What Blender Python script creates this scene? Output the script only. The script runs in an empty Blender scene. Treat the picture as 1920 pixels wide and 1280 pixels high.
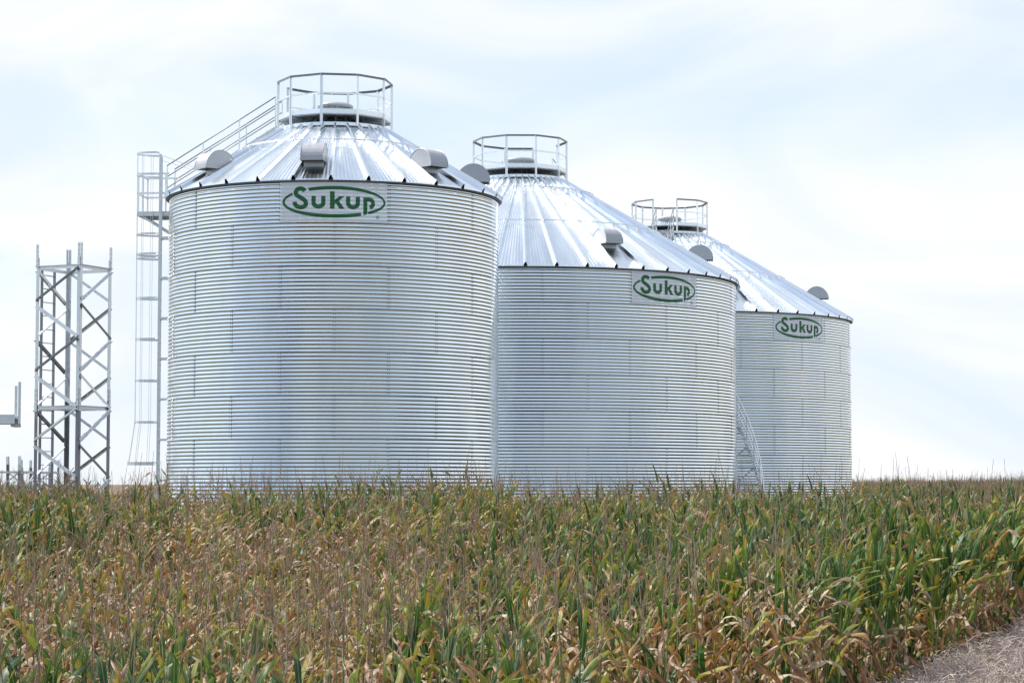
import bpy, math, random
from math import sin, cos, tan, radians as R_, pi, sqrt, atan2, hypot
from mathutils import Vector, Matrix, Euler, noise

# ------------------------------------------------------------------ camera
SC = bpy.context.scene
F = 4200.0                      # focal length in pixels of the 1920 px wide photograph
PITCH = R_(3.651)
cam_d = bpy.data.cameras.new("camera"); cam = bpy.data.objects.new("camera", cam_d)
SC.collection.objects.link(cam); SC.camera = cam
cam_d.sensor_width = 36; cam_d.lens = 36 * F / 1920; cam_d.sensor_fit = 'HORIZONTAL'
cam_d.clip_start = 0.5; cam_d.clip_end = 9000
cam.location = (0, 0, 0); cam.rotation_euler = (pi / 2 + PITCH, 0, 0)

# ------------------------------------------------------------------ light
SUN_EL, SUN_AZ = R_(52), R_(-72)          # azimuth measured from +Y towards +X
world = bpy.data.worlds.new("World"); SC.world = world; world.use_nodes = True
nt = world.node_tree; nt.nodes.clear()
def N(t, ty, **kw):
    n = t.nodes.new(ty)
    for k, v in kw.items(): setattr(n, k, v)
    return n
sky = N(nt, 'ShaderNodeTexSky', sky_type='NISHITA', sun_disc=False, sun_elevation=SUN_EL, sun_rotation=SUN_AZ)
sky.air_density = 1.0; sky.dust_density = .6; sky.ozone_density = .9
tc = N(nt, 'ShaderNodeTexCoord')
mp = N(nt, 'ShaderNodeMapping'); mp.inputs['Scale'].default_value = (1, 1, 2.4); mp.inputs['Location'].default_value = (3.1, 0.4, 0.05)
mp.inputs['Rotation'].default_value = (0, R_(14), 0)
nz = N(nt, 'ShaderNodeTexNoise'); nz.inputs['Scale'].default_value = 2.6; nz.inputs['Detail'].default_value = 7; nz.inputs['Roughness'].default_value = .5; nz.inputs['Distortion'].default_value = .6
# the cloud veil is thickest towards the upper left of the view and breaks up behind the camera
dt = N(nt, 'ShaderNodeVectorMath', operation='DOT_PRODUCT'); dt.inputs[1].default_value = (.35, .55, -.2)
ad = N(nt, 'ShaderNodeMath', operation='MULTIPLY_ADD'); ad.inputs[1].default_value = .26
rp = N(nt, 'ShaderNodeValToRGB'); rp.color_ramp.elements[0].position = .32; rp.color_ramp.elements[0].color = (.22,) * 3 + (1,)
rp.color_ramp.elements[1].position = .69; rp.color_ramp.elements[1].color = (1,) * 3 + (1,)
mix = N(nt, 'ShaderNodeMix', data_type='RGBA')
cl = N(nt, 'ShaderNodeMix', data_type='RGBA'); cl.inputs['A'].default_value = (4.6, 5.15, 5.85, 1); cl.inputs['B'].default_value = (5.75, 5.85, 6.0, 1)
nz2 = N(nt, 'ShaderNodeTexNoise'); nz2.inputs['Scale'].default_value = 5.5; nz2.inputs['Detail'].default_value = 6; nz2.inputs['Distortion'].default_value = 1.0
r2 = N(nt, 'ShaderNodeMapRange'); r2.inputs['From Min'].default_value = .36; r2.inputs['From Max'].default_value = .62
nt.links.new(mp.outputs['Vector'], nz2.inputs['Vector']); nt.links.new(nz2.outputs['Fac'], r2.inputs['Value']); nt.links.new(r2.outputs[0], cl.inputs['Factor']); nt.links.new(cl.outputs['Result'], mix.inputs['B'])
bg = N(nt, 'ShaderNodeBackground'); bg.inputs['Strength'].default_value = .14
out = N(nt, 'ShaderNodeOutputWorld')
L = nt.links.new
L(tc.outputs['Generated'], mp.inputs['Vector']); L(mp.outputs['Vector'], nz.inputs['Vector']); L(tc.outputs['Generated'], dt.inputs[0]); L(dt.outputs['Value'], ad.inputs[0]); L(nz.outputs['Fac'], ad.inputs[2]); L(ad.outputs[0], rp.inputs['Fac'])
L(rp.outputs['Color'], mix.inputs['Factor']); L(sky.outputs['Color'], mix.inputs['A']); L(mix.outputs['Result'], bg.inputs['Color'])
L(bg.outputs['Background'], out.inputs['Surface'])

sun_d = bpy.data.lights.new("sun", 'SUN'); sun = bpy.data.objects.new("sun", sun_d); SC.collection.objects.link(sun)
sun_d.energy = 4.1; sun_d.angle = R_(.7); sun_d.color = (1, .95, .87)
sdir = Vector((cos(SUN_EL) * sin(SUN_AZ), cos(SUN_EL) * cos(SUN_AZ), sin(SUN_EL)))
sun.rotation_euler = sdir.to_track_quat('Z', 'Y').to_euler(); sun.location = (-30, 60, 60)

SC.view_settings.view_transform = 'Standard'; SC.view_settings.look = 'None'
SC.view_settings.exposure = 0.35; SC.view_settings.gamma = 1; SC.view_settings.use_curve_mapping = False
SC.cycles.max_bounces = 7; SC.cycles.transparent_max_bounces = 8; SC.cycles.use_denoising = True

rng = random.Random(7)

# ------------------------------------------------------------------ materials
def mat(name):
    m = bpy.data.materials.new(name); m.use_nodes = True
    t = m.node_tree; b = t.nodes['Principled BSDF']
    return m, t, b
def metal(name, col, rough, noise_scale=6, var=.06, bump=0.0, stretch=(1, 1, 1), rvar=.08, metallic=1.0, rand=.05):
    m, t, b = mat(name)
    b.inputs['Metallic'].default_value = metallic
    co = N(t, 'ShaderNodeTexCoord'); mpg = N(t, 'ShaderNodeMapping'); mpg.inputs['Scale'].default_value = stretch
    n = N(t, 'ShaderNodeTexNoise'); n.inputs['Scale'].default_value = noise_scale; n.inputs['Detail'].default_value = 5
    t.links.new(co.outputs['Object'], mpg.inputs['Vector']); t.links.new(mpg.outputs['Vector'], n.inputs['Vector'])
    oi = N(t, 'ShaderNodeObjectInfo')
    mr = N(t, 'ShaderNodeMapRange'); mr.inputs['From Min'].default_value = .3; mr.inputs['From Max'].default_value = .7
    mr.inputs['To Min'].default_value = 1 - var; mr.inputs['To Max'].default_value = 1 + var
    t.links.new(n.outputs['Fac'], mr.inputs['Value'])
    mr2 = N(t, 'ShaderNodeMapRange'); mr2.inputs['To Min'].default_value = 1 - rand; mr2.inputs['To Max'].default_value = 1 + rand * .4
    t.links.new(oi.outputs['Random'], mr2.inputs['Value'])
    mu = N(t, 'ShaderNodeMath', operation='MULTIPLY'); t.links.new(mr.outputs[0], mu.inputs[0]); t.links.new(mr2.outputs[0], mu.inputs[1])
    hs = N(t, 'ShaderNodeVectorMath', operation='SCALE'); hs.inputs[0].default_value = col
    t.links.new(mu.outputs[0], hs.inputs['Scale']); t.links.new(hs.outputs[0], b.inputs['Base Color'])
    mr3 = N(t, 'ShaderNodeMapRange'); mr3.inputs['From Min'].default_value = .3; mr3.inputs['From Max'].default_value = .7
    mr3.inputs['To Min'].default_value = rough - rvar; mr3.inputs['To Max'].default_value = rough + rvar
    t.links.new(n.outputs['Fac'], mr3.inputs['Value']); t.links.new(mr3.outputs[0], b.inputs['Roughness'])
    if bump:
        bp = N(t, 'ShaderNodeBump'); bp.inputs['Strength'].default_value = bump; bp.inputs['Distance'].default_value = .01
        t.links.new(n.outputs['Fac'], bp.inputs['Height']); t.links.new(bp.outputs['Normal'], b.inputs['Normal'])
    return m
M_wall = metal("galvanised_wall", (.88, .93, .96), .13, 3, .03, .03, (1, 1, .3), .03, rand=.025)
M_roof = metal("galvanised_roof", (.89, .94, .97), .25, 2.2, .04, .03, (1.5, .25, .25), .05)
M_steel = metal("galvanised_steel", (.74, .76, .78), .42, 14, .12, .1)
M_rail = metal("galvanised_rail", (.93, .94, .95), .3, 14, .05, .03, metallic=.9)
M_hand_shade = metal("weathered_and_shade_steel", (.24, .24, .26), .5, 14, .12, .05, metallic=.5)  # weathered handrails; also shade painted onto the eave ring and some braces
M_zinc = metal("darker_zinc", (.30, .30, .335), .5, 14, .12, .1, metallic=.7)
M_bolt = metal("bolt_zinc", (.42, .43, .44), .4, 20, .05)
M_grate = metal("grating", (.55, .56, .58), .5, 60, .3, .2)
M_vent = metal("vent_grey", (.47, .48, .51), .5, 9, .05, .03, metallic=.25)
M_cap = metal("cap_grey", (.5, .52, .55), .42, 9, .05, .03, metallic=.5)

def flat(name, col, rough=.6, var=.1, scale=8, metallic=0):
    m, t, b = mat(name)
    n = N(t, 'ShaderNodeTexNoise'); n.inputs['Scale'].default_value = scale; n.inputs['Detail'].default_value = 6
    co = N(t, 'ShaderNodeTexCoord'); t.links.new(co.outputs['Object'], n.inputs['Vector'])
    r = N(t, 'ShaderNodeValToRGB')
    r.color_ramp.elements[0].position = .3; r.color_ramp.elements[1].position = .7
    r.color_ramp.elements[0].color = tuple(c * (1 - var) for c in col) + (1,)
    r.color_ramp.elements[1].color = tuple(min(1, c * (1 + var)) for c in col) + (1,)
    t.links.new(n.outputs['Fac'], r.inputs['Fac']); t.links.new(r.outputs['Color'], b.inputs['Base Color'])
    b.inputs['Roughness'].default_value = rough; b.inputs['Metallic'].default_value = metallic
    return m
M_dark = flat("dark_screen", (.03, .03, .03), .8)
M_sign = flat("sign_white", (.88, .89, .93), .55, .03, 3)
M_green = flat("logo_green", (.012, .14, .04), .4, .12, 3)
M_mark = flat("logo_grey", (.16, .18, .2), .5)
M_soil = flat("soil", (.062, .060, .040), .95, .4, 1.2)
M_gravel = flat("bare_ground", (.066, .070, .058), .95, .25, 3)
M_concrete = flat("concrete", (.42, .41, .39), .9, .1, 3)

def leaf_material():
    m, t, b = mat("corn_leaf")
    at = N(t, 'ShaderNodeAttribute', attribute_name='leafdata'); sp = N(t, 'ShaderNodeSeparateColor'); t.links.new(at.outputs['Color'], sp.inputs['Color'])
    co = N(t, 'ShaderNodeTexCoord'); n = N(t, 'ShaderNodeTexNoise'); n.inputs['Scale'].default_value = 9; n.inputs['Detail'].default_value = 4
    t.links.new(co.outputs['Object'], n.inputs['Vector'])
    n3 = N(t, 'ShaderNodeTexNoise'); n3.inputs['Scale'].default_value = 70; n3.inputs['Detail'].default_value = 3; n3.inputs['Roughness'].default_value = .7
    t.links.new(co.outputs['Object'], n3.inputs['Vector'])
    oi = N(t, 'ShaderNodeObjectInfo')
    a = N(t, 'ShaderNodeMath', operation='MULTIPLY_ADD'); a.inputs[1].default_value = .30; a.inputs[2].default_value = -.15
    nm = N(t, 'ShaderNodeMath', operation='MULTIPLY_ADD'); nm.inputs[1].default_value = .8; nm.inputs[2].default_value = -.4
    t.links.new(n3.outputs['Fac'], nm.inputs[0]); na_ = N(t, 'ShaderNodeMath', operation='ADD'); t.links.new(nm.outputs[0], na_.inputs[0]); t.links.new(n.outputs['Fac'], na_.inputs[1])
    t.links.new(na_.outputs[0], a.inputs[0])
    a2 = N(t, 'ShaderNodeMath', operation='ADD'); t.links.new(a.outputs[0], a2.inputs[0]); t.links.new(sp.outputs['Red'], a2.inputs[1])
    a3 = N(t, 'ShaderNodeMath', operation='MULTIPLY_ADD'); a3.inputs[1].default_value = .12; t.links.new(oi.outputs['Random'], a3.inputs[0])
    a4 = N(t, 'ShaderNodeMath', operation='SUBTRACT'); a4.inputs[1].default_value = .06
    t.links.new(a2.outputs[0], a4.inputs[0]); t.links.new(a4.outputs[0], a3.inputs[2])
    r = N(t, 'ShaderNodeValToRGB'); cr = r.color_ramp
    stops = [(0, (.012, .038, .010)), (.16, (.028, .082, .014)), (.30, (.080, .150, .020)), (.44, (.25, .25, .03)), (.55, (.33, .165, .035)),
             (.68, (.21, .092, .040)), (.84, (.33, .20, .115)), (1, (.70, .57, .44))]
    while len(cr.elements) < len(stops): cr.elements.new(.5)
    for e, (p, c) in zip(cr.elements, stops): e.position = p; e.color = c + (1,)
    t.links.new(a3.outputs[0], r.inputs['Fac'])
    rib = N(t, 'ShaderNodeMapRange'); rib.inputs['From Min'].default_value = .0; rib.inputs['From Max'].default_value = .16
    rib.inputs['To Min'].default_value = .55; rib.inputs['To Max'].default_value = 0; t.links.new(sp.outputs['Green'], rib.inputs['Value'])
    mx = N(t, 'ShaderNodeMix', data_type='RGBA'); mx.inputs['B'].default_value = (.38, .42, .22, 1)
    t.links.new(rib.outputs[0], mx.inputs['Factor']); t.links.new(r.outputs['Color'], mx.inputs['A'])
    t.links.new(mx.outputs['Result'], b.inputs['Base Color'])
    b.inputs['Roughness'].default_value = .48; b.inputs['Specular IOR Level'].default_value = .45
    tr = N(t, 'ShaderNodeBsdfTranslucent'); sc = N(t, 'ShaderNodeVectorMath', operation='SCALE'); sc.inputs['Scale'].default_value = 1.8
    t.links.new(mx.outputs['Result'], sc.inputs[0]); t.links.new(sc.outputs[0], tr.inputs['Color'])
    ms = N(t, 'ShaderNodeMixShader'); ms.inputs['Fac'].default_value = .25
    t.links.new(b.outputs['BSDF'], ms.inputs[1]); t.links.new(tr.outputs['BSDF'], ms.inputs[2])
    t.links.new(ms.outputs['Shader'], t.nodes['Material Output'].inputs['Surface'])
    return m
M_leaf = leaf_material()
M_tassel = flat("corn_tassel", (.31, .21, .15), .8, .3, 14)
M_stalk = flat("corn_stalk", (.16, .17, .06), .6, .4, 5)
M_husk = flat("corn_husk", (.42, .33, .19), .7, .3, 10)
M_grass = flat("dry_grass", (.52, .44, .39), .85, .3, 4)
M_grass2 = flat("dry_grass_green", (.16, .17, .06), .8, .4, 4)

# ------------------------------------------------------------------ helpers
COL = SC.collection
class MB:
    def __init__(s): s.v = []; s.f = []
    def add(s, vs, fs):
        k = len(s.v); s.v += [tuple(v) for v in vs]; s.f += [tuple(i + k for i in f) for f in fs]
    def box(s, c, sz, M=None):
        x, y, z = (a / 2 for a in sz)
        vs = [Vector((i * x, j * y, k * z)) for i in (-1, 1) for j in (-1, 1) for k in (-1, 1)]
        if M is not None: vs = [M @ v for v in vs]
        c = Vector(c)
        s.add([v + c for v in vs], [(0, 1, 3, 2), (4, 6, 7, 5), (0, 4, 5, 1), (2, 3, 7, 6), (0, 2, 6, 4), (1, 5, 7, 3)])
    def bar(s, p, q, w, h, up=(0, 0, 1), off=(0, 0)):
        p, q = Vector(p), Vector(q); t = (q - p).normalized(); u = Vector(up)
        a = t.cross(u)
        if a.length < 1e-4: a = t.cross(Vector((0, 1, 0)))
        a.normalize(); b = a.cross(t).normalized()
        o = a * off[0] + b * off[1]
        vs = []
        for e in (p, q):
            for i, j in ((-1, -1), (1, -1), (1, 1), (-1, 1)): vs.append(e + o + a * i * w / 2 + b * j * h / 2)
        s.add(vs, [(0, 3, 2, 1), (4, 5, 6, 7), (0, 1, 5, 4), (1, 2, 6, 5), (2, 3, 7, 6), (3, 0, 4, 7)])
    def angle(s, p, q, w, t=.008, up=(0, 0, 1), sa=1, sb=1):
        "steel angle: two legs of width w"
        s.bar(p, q, w, t, up, (sa * w / 2, 0)); s.bar(p, q, t, w - t, up, (0, sb * (w / 2 + t * .0) ))
    def tube(s, pts, r, n=6, closed=False, cap=True):
        pts = [Vector(p) for p in pts]; m = len(pts); k = len(s.v); prev = None
        rr = r if hasattr(r, '__len__') else [r] * m
        for i, p in enumerate(pts):
            if closed: t = pts[(i + 1) % m] - pts[i - 1]
            else: t = pts[min(i + 1, m - 1)] - pts[max(i - 1, 0)]
            t.normalize()
            if prev is None:
                a = t.cross(Vector((0, 0, 1)))
                if a.length < .05: a = t.cross(Vector((1, 0, 0)))
            else: a = prev - t * prev.dot(t)
            a.normalize(); prev = a; b = t.cross(a)
            for j in range(n):
                th = 2 * pi * j / n; s.v.append(tuple(p + (a * cos(th) + b * sin(th)) * rr[i]))
        for i in range(m if closed else m - 1):
            i2 = (i + 1) % m
            for j in range(n):
                j2 = (j + 1) % n; s.f.append((k + i * n + j, k + i * n + j2, k + i2 * n + j2, k + i2 * n + j))
        if cap and not closed:
            s.f.append(tuple(k + j for j in range(n))[::-1]); s.f.append(tuple(k + (m - 1) * n + j for j in range(n)))
    def mesh(s, name, m, smooth=False):
        me = bpy.data.meshes.new(name); me.from_pydata(s.v, [], s.f); me.materials.append(m)
        if smooth: me.polygons.foreach_set('use_smooth', [True] * len(me.polygons))
        me.update(); return me
def obj(name, me, parent=None, loc=(0, 0, 0), rot=(0, 0, 0), scale=None):
    o = bpy.data.objects.new(name, me); COL.objects.link(o); o.parent = parent; o.location = loc; o.rotation_euler = rot
    if scale: o.scale = scale
    return o
def part(name, mb, m, parent, smooth=False, loc=(0, 0, 0), rot=(0, 0, 0)):
    return obj(name, mb.mesh(name, m, smooth), parent, loc, rot)
def thing(name, label, cat, loc, rotz=0, group=None):
    o = bpy.data.objects.new(name, None); COL.objects.link(o); o.location = loc; o.rotation_euler = (0, 0, rotz)
    o.empty_display_size = .5; o['label'] = label; o['category'] = cat
    if group: o['group'] = group
    return o
def zpx(y, D):                       # height of photo row y at distance D
    return tan(math.atan((640 - y) / F) + PITCH) * D
def xpx(x, D): return (x - 960) / F * D
def smooth(a, b, x):
    t = max(0, min(1, (x - a) / (b - a))); return t * t * (3 - 2 * t)
def interp(tab, x):
    if x <= tab[0][0]: return tab[0][1]
    for (a, va), (b, vb) in zip(tab, tab[1:]):
        if x <= b: return va + (vb - va) * (x - a) / (b - a)
    return tab[-1][1]

# ------------------------------------------------------------------ ground
LEFT = [(-40, -1.7), (-6, -1.7), (2, -1.75), (6, -2.6), (10, -3.18), (18, -3.20), (24, -3.08), (30, -2.98), (35.5, -2.42), (42, -2.18), (47, -2.12), (56, -2.17), (80, -2.17)]
RIGHT = [(-40, -1.7), (-6, -1.7), (3, -1.75), (8, -2.5), (14, -2.85), (22, -2.62), (28, -2.46), (36, -2.35), (45, -2.27), (56, -2.17), (80, -2.17)]
def ground(x, y):
    k = smooth(-3, 7, x)
    return interp(LEFT, y) * (1 - k) + interp(RIGHT, y) * k
def grid(xs, ys, zf, name, m, dz=0):
    b = MB(); nx = len(xs)
    b.v = [(x, y, zf(x, y) + dz) for y in ys for x in xs]
    b.f = [(j * nx + i, j * nx + i + 1, (j + 1) * nx + i + 1, (j + 1) * nx + i) for j in range(len(ys) - 1) for i in range(nx - 1)]
    return obj(name, b.mesh(name, m, True))
xs = [-4000, -1500, -500, -200, -90, -50] + [x for x in range(-36, 61, 2)] + [80, 120, 220, 520, 1500, 4000]
ys = [-4000, -1200, -400, -150, -60] + [y for y in range(-40, 112, 2)] + [130, 200, 400, 900, 2000, 4500]
g = grid(xs, ys, lambda x, y: ground(x, y) + (.04 * noise.noise(Vector((x * .4, y * .4, 0))) if abs(x) < 60 and -6 < y < 56 else 0), 'ground', M_soil)
g['kind'] = 'structure'
pad = grid([-26 + 2 * i for i in range(23)], [49.0 + 2 * i for i in range(31)], lambda x, y: -2.17, 'bare_ground', M_gravel, .012)
pad['kind'] = 'structure'

# ------------------------------------------------------------------ grain bins
RH, NC, PITCHC = 1.118, 11, 1.118 / 11
AMP = .0100
def corr(z): return AMP * cos(2 * pi * z / PITCHC)
SL = .60                                   # roof slope

# ---- logo drawn as strokes in a 1595 x 620 frame (y down), wrapped on the corrugated wall
def catmull(P, n=6):
    out = []
    for i in range(len(P) - 1):
        p0 = P[max(i - 1, 0)]; p1 = P[i]; p2 = P[i + 1]; p3 = P[min(i + 2, len(P) - 1)]
        for k in range(n):
            t = k / n
            out.append(tuple(.5 * (2 * p1[a] + (p2[a] - p0[a]) * t + (2 * p0[a] - 5 * p1[a] + 4 * p2[a] - p3[a]) * t * t + (3 * p1[a] - p0[a] - 3 * p2[a] + p3[a]) * t ** 3) for a in (0, 1)))
    out.append(P[-1]); return out
def strip(P, w):
    "quads along a polyline"
    q = []; L_ = []; R2 = []
    for i, p in enumerate(P):
        a = P[max(i - 1, 0)]; b = P[min(i + 1, len(P) - 1)]
        dx, dy = b[0] - a[0], b[1] - a[1]; l = hypot(dx, dy) or 1
        nx_, ny_ = -dy / l * w / 2, dx / l * w / 2
        L_.append((p[0] + nx_, p[1] + ny_)); R2.append((p[0] - nx_, p[1] - ny_))
    for i in range(len(P) - 1): q.append([L_[i], L_[i + 1], R2[i + 1], R2[i]])
    return q
def logo_letters():
    S = catmull([(560, 318), (536, 290), (490, 280), (446, 294), (424, 333), (437, 374), (500, 416), (556, 454), (577, 500), (560, 541), (500, 559), (443, 543), (414, 510), (409, 474)])
    u = lambda x, y: catmull([(x, y), (x, y + 50), (x, y + 98), (x + 16, y + 138), (x + 71, y + 159), (x + 127, y + 138), (x + 143, y + 98), (x + 143, y + 50), (x, y) and (x + 143, y)])
    k = [[(932, 322), (1000, 322), (1000, 452), (1000, 582), (932, 582)], [(1000, 452), (1068, 395), (1145, 395), (1043, 482), (1000, 512)],
         [(1012, 480), (1046, 440), (1148, 582), (1070, 582)]]
    pb = catmull([(1484, 433), (1520, 434), (1556, 452), (1571, 495), (1556, 535), (1520, 556)])
    p = [[(1425, 403), (1485, 403), (1485, 657), (1425, 672)]] + strip(pb, 60)
    return [('letter', strip(S, 64)), ('letter', strip(u(691, 392), 62)), ('letter', k), ('letter', strip(u(1200, 397), 62)), ('letter', p)]
def logo_ring():
    def seg(a0, a1, n=40):
        q = []
        def po(a): return (992 + 770 * cos(a), 479 - 239 * sin(a))
        def pi_(a): return (995 + 737 * cos(a), 477 - 185 * sin(a))
        for i in range(n):
            a, b = a0 + (a1 - a0) * i / n, a0 + (a1 - a0) * (i + 1) / n
            q.append([po(a), po(b), pi_(b), pi_(a)])
        return q
    return seg(R_(145), R_(302), 44), seg(R_(-48), R_(120), 44)
def logo_mark():
    ring = [(1643 + 25 * cos(a * pi / 10), 697 + 25 * sin(a * pi / 10)) for a in range(21)]
    r = strip(ring, 5) + strip([(1635, 710), (1635, 684)], 6) + strip([(1635, 685), (1648, 686), (1651, 691), (1646, 697), (1635, 698)], 5) + strip([(1643, 697), (1652, 711)], 5)
    return r
import bmesh
def wrap(polys, name, m, parent, Rb, phic, top, proud, W, H):
    "polys in logo frame -> mesh on the corrugated wall; W,H size of the sign in metres"
    bm = bmesh.new()
    for q in polys:
        vs = [bm.verts.new(((x - 190 - 797.5) / 1595 * W, 0, -(y - 150) / 620 * H)) for x, y in q]
        try: bm.faces.new(vs)
        except ValueError: pass
    zmin = min(v.co.z for v in bm.verts); zmax = max(v.co.z for v in bm.verts); xmin = min(v.co.x for v in bm.verts); xmax = max(v.co.x for v in bm.verts)
    step = PITCHC / 8; k = math.ceil(zmin / step)
    while k * step < zmax:
        bmesh.ops.bisect_plane(bm, geom=bm.verts[:] + bm.edges[:] + bm.faces[:], plane_co=(0, 0, k * step), plane_no=(0, 0, 1)); k += 1
    st = .14; k = math.ceil(xmin / st)
    while k * st < xmax:
        bmesh.ops.bisect_plane(bm, geom=bm.verts[:] + bm.edges[:] + bm.faces[:], plane_co=(k * st, 0, 0), plane_no=(1, 0, 0)); k += 1
    for v in bm.verts:
        ph = phic + v.co.x / Rb; z = top + v.co.z
        r = Rb + corr(v.co.z) * .4 + proud
        v.co = (sin(ph) * r, -cos(ph) * r, z)
    bmesh.ops.recalc_face_normals(bm, faces=bm.faces[:])
    f = bm.faces[:][0]
    for f in bm.faces:
        c = f.calc_center_median()
        if f.normal.x * c.x + f.normal.y * c.y < 0: f.normal_flip()
        f.smooth = True
    me = bpy.data.meshes.new(name); bm.to_mesh(me); bm.free(); me.materials.append(m)
    return obj(name, me, parent)

def rotz(p, a): return (p[0] * cos(a) - p[1] * sin(a), p[0] * sin(a) + p[1] * cos(a), p[2])

def roof_z(Re, r): return (Re - r) * SL
def roof_panel_mesh(Re, n, name):
    b = MB(); w = 2 * pi / n; rows = []
    rs = [Re, Re, Re * .72, Re * .45, Re * .24, .42]
    npt = 5 + 16
    for k, r in enumerate(rs):
        wr = w * r; rw = min(.12, wr * .5); h = .105 * (rw / .12) ** .6; x0 = -wr / 2
        z = roof_z(Re, r); pts = [(x0, 0), (x0 + rw * .30, h * .93), (x0 + rw * .5, h), (x0 + rw * .70, h * .93), (x0 + rw, 0)]
        x1 = wr / 2 + .002; nb = 8
        for i in range(1, 2 * nb + 1):
            t = i / (2 * nb); pts.append((x0 + rw + (x1 - x0 - rw) * t, (.007 if i % 2 else 0) * min(1, wr / .5)))
        if k == 0: pts = [(x, -.03) for x, _ in pts]; r2 = r + .004
        else: r2 = r
        nrm = (0, -SL / hypot(1, SL), 1 / hypot(1, SL))
        for x, hh in pts:
            rr = sqrt(max(r2 * r2 - x * x, 0)) if r2 > 1 else r2
            if k == 0: b.v.append((x, -rr, z + hh))
            else: b.v.append((x, -rr + nrm[1] * hh, z + hh * nrm[2]))
    for k in range(len(rs) - 1):
        for i in range(npt - 1):
            if k == 0 and i < 4: continue
            b.f.append((k * npt + i, k * npt + i + 1, (k + 1) * npt + i + 1, (k + 1) * npt + i))
    return b.mesh(name, M_roof)

def vent_meshes():
    """gooseneck vent: half-round hood, flat mouth underneath. local origin: body centre on the roof, -Y is outward"""
    b = MB(); Rr, W = .46, .60; n = 16
    pr = [(-cos(pi * i / n) * Rr, sin(pi * i / n) * Rr) for i in range(n + 1)]   # (outward.., up)
    for s in (-1, 1): b.v += [(s * W / 2, -y, z) for y, z in pr]
    m = n + 1
    for i in range(n): b.f.append((i, i + 1, m + i + 1, m + i))
    b.f.append(tuple(range(m))[::-1]); b.f.append(tuple(m + i for i in range(m)))
    # rolled seam flange along both half-round edges
    for s in (-1, 1):
        b.tube([(s * (W / 2 - .004), -y * 1.0, z) for y, z in pr], .014, 5)
    # lower lip frame round the mouth
    b.bar((-W / 2, -Rr, -.02), (W / 2, -Rr, -.02), .03, .05); b.bar((-W / 2, .1, -.02), (W / 2, .1, -.02), .03, .05)
    b.bar((-W / 2, -Rr, -.02), (-W / 2, Rr, -.02), .03, .05); b.bar((W / 2, -Rr, -.02), (W / 2, Rr, -.02), .03, .05)
    d = MB(); d.box((0, -.2, -.012), (W - .04, .46, .016))
    nk = MB(); nk.box((0, .13, -.2), (W - .08, .5, .38))
    nk.bar((-W / 2, -.13, -.27), (W / 2, -.13, -.27), .02, .02)
    for x in (-.1, .2): b.box((x * 1.0, -.30, .36), (.012, .012, .012))
    return b.mesh('hood', M_vent), d.mesh('screen', M_dark), nk.mesh('neck', M_cap)
VENT = vent_meshes()

def roof_stair(root, ph, Re, ez, r_out, r_in=1.62):
    "stair lying on the roof, with handrails"
    st = obj('roof_stair', None, root, (0, 0, ez), (0, 0, ph)); st.empty_display_size = .2
    zf = lambda r: roof_z(Re, r) + .12
    for s in (-1, 1):
        b = MB(); b.bar((s * .33, -r_out, zf(r_out) + .06), (s * .33, -r_in, zf(r_in) + .06), .03, .17)
        part('stringer', b, M_steel, st)
        n = max(3, round((r_out - r_in) / .95) + 1)
        for i in range(n):
            r = r_out - (r_out - r_in) * i / (n - 1); z = zf(r); b = MB()
            b.bar((s * .36, -r, z), (s * .36, -r, z + .98), .045, .03, (0, 1, 0))
            part('handrail_post', b, M_rail, st)
        for hh in (.98, .66, .34):
            b = MB(); b.tube([(s * .36, -r_out - .02, zf(r_out) + hh), (s * .36, -r_in, zf(r_in) + hh)], .017 if hh > .9 else .014, 6)
            part('handrail', b, M_hand_shade, st, True)
    n = int((r_out - r_in) / .27)
    tm = MB(); tm.box((0, 0, 0), (.62, .2, .03)); tme = tm.mesh('tread', M_grate)
    for i in range(n):
        r = r_out - .1 - (r_out - r_in) * i / n
        obj('tread', tme, st, (0, -r, zf(r) + .12))

def bolts(root, Rb, nr, ns, ph0, top):
    b = MB()
    def bolt(ph, z, rr):
        c = Vector((sin(ph) * rr, -cos(ph) * rr, z)); n = Vector((sin(ph), -cos(ph), 0)); t = Vector((cos(ph), sin(ph), 0)); u = Vector((0, 0, 1)); s = .013
        b.add([c + t * s, c + u * s, c - t * s, c - u * s, c + n * .012], [(0, 1, 4), (1, 2, 4), (2, 3, 4), (3, 0, 4)])
    w = 2 * pi / ns
    for k in range(nr):
        sh = ph0 + (k % 2) * w / 2
        for j in range(ns):
            for side in (-.02, .035):
                for c in range(NC):
                    z = top - k * RH - (c + .5) * PITCHC
                    bolt(sh + j * w + side / Rb, z, Rb + .001)
        if k:
            m = int(2 * pi * Rb / .235)
            for i in range(m): bolt(2 * pi * i / m, top - k * RH - .002, Rb + AMP + .006)
    o = part('bolts', b, M_bolt, root); o['kind'] = 'stuff'

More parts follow.
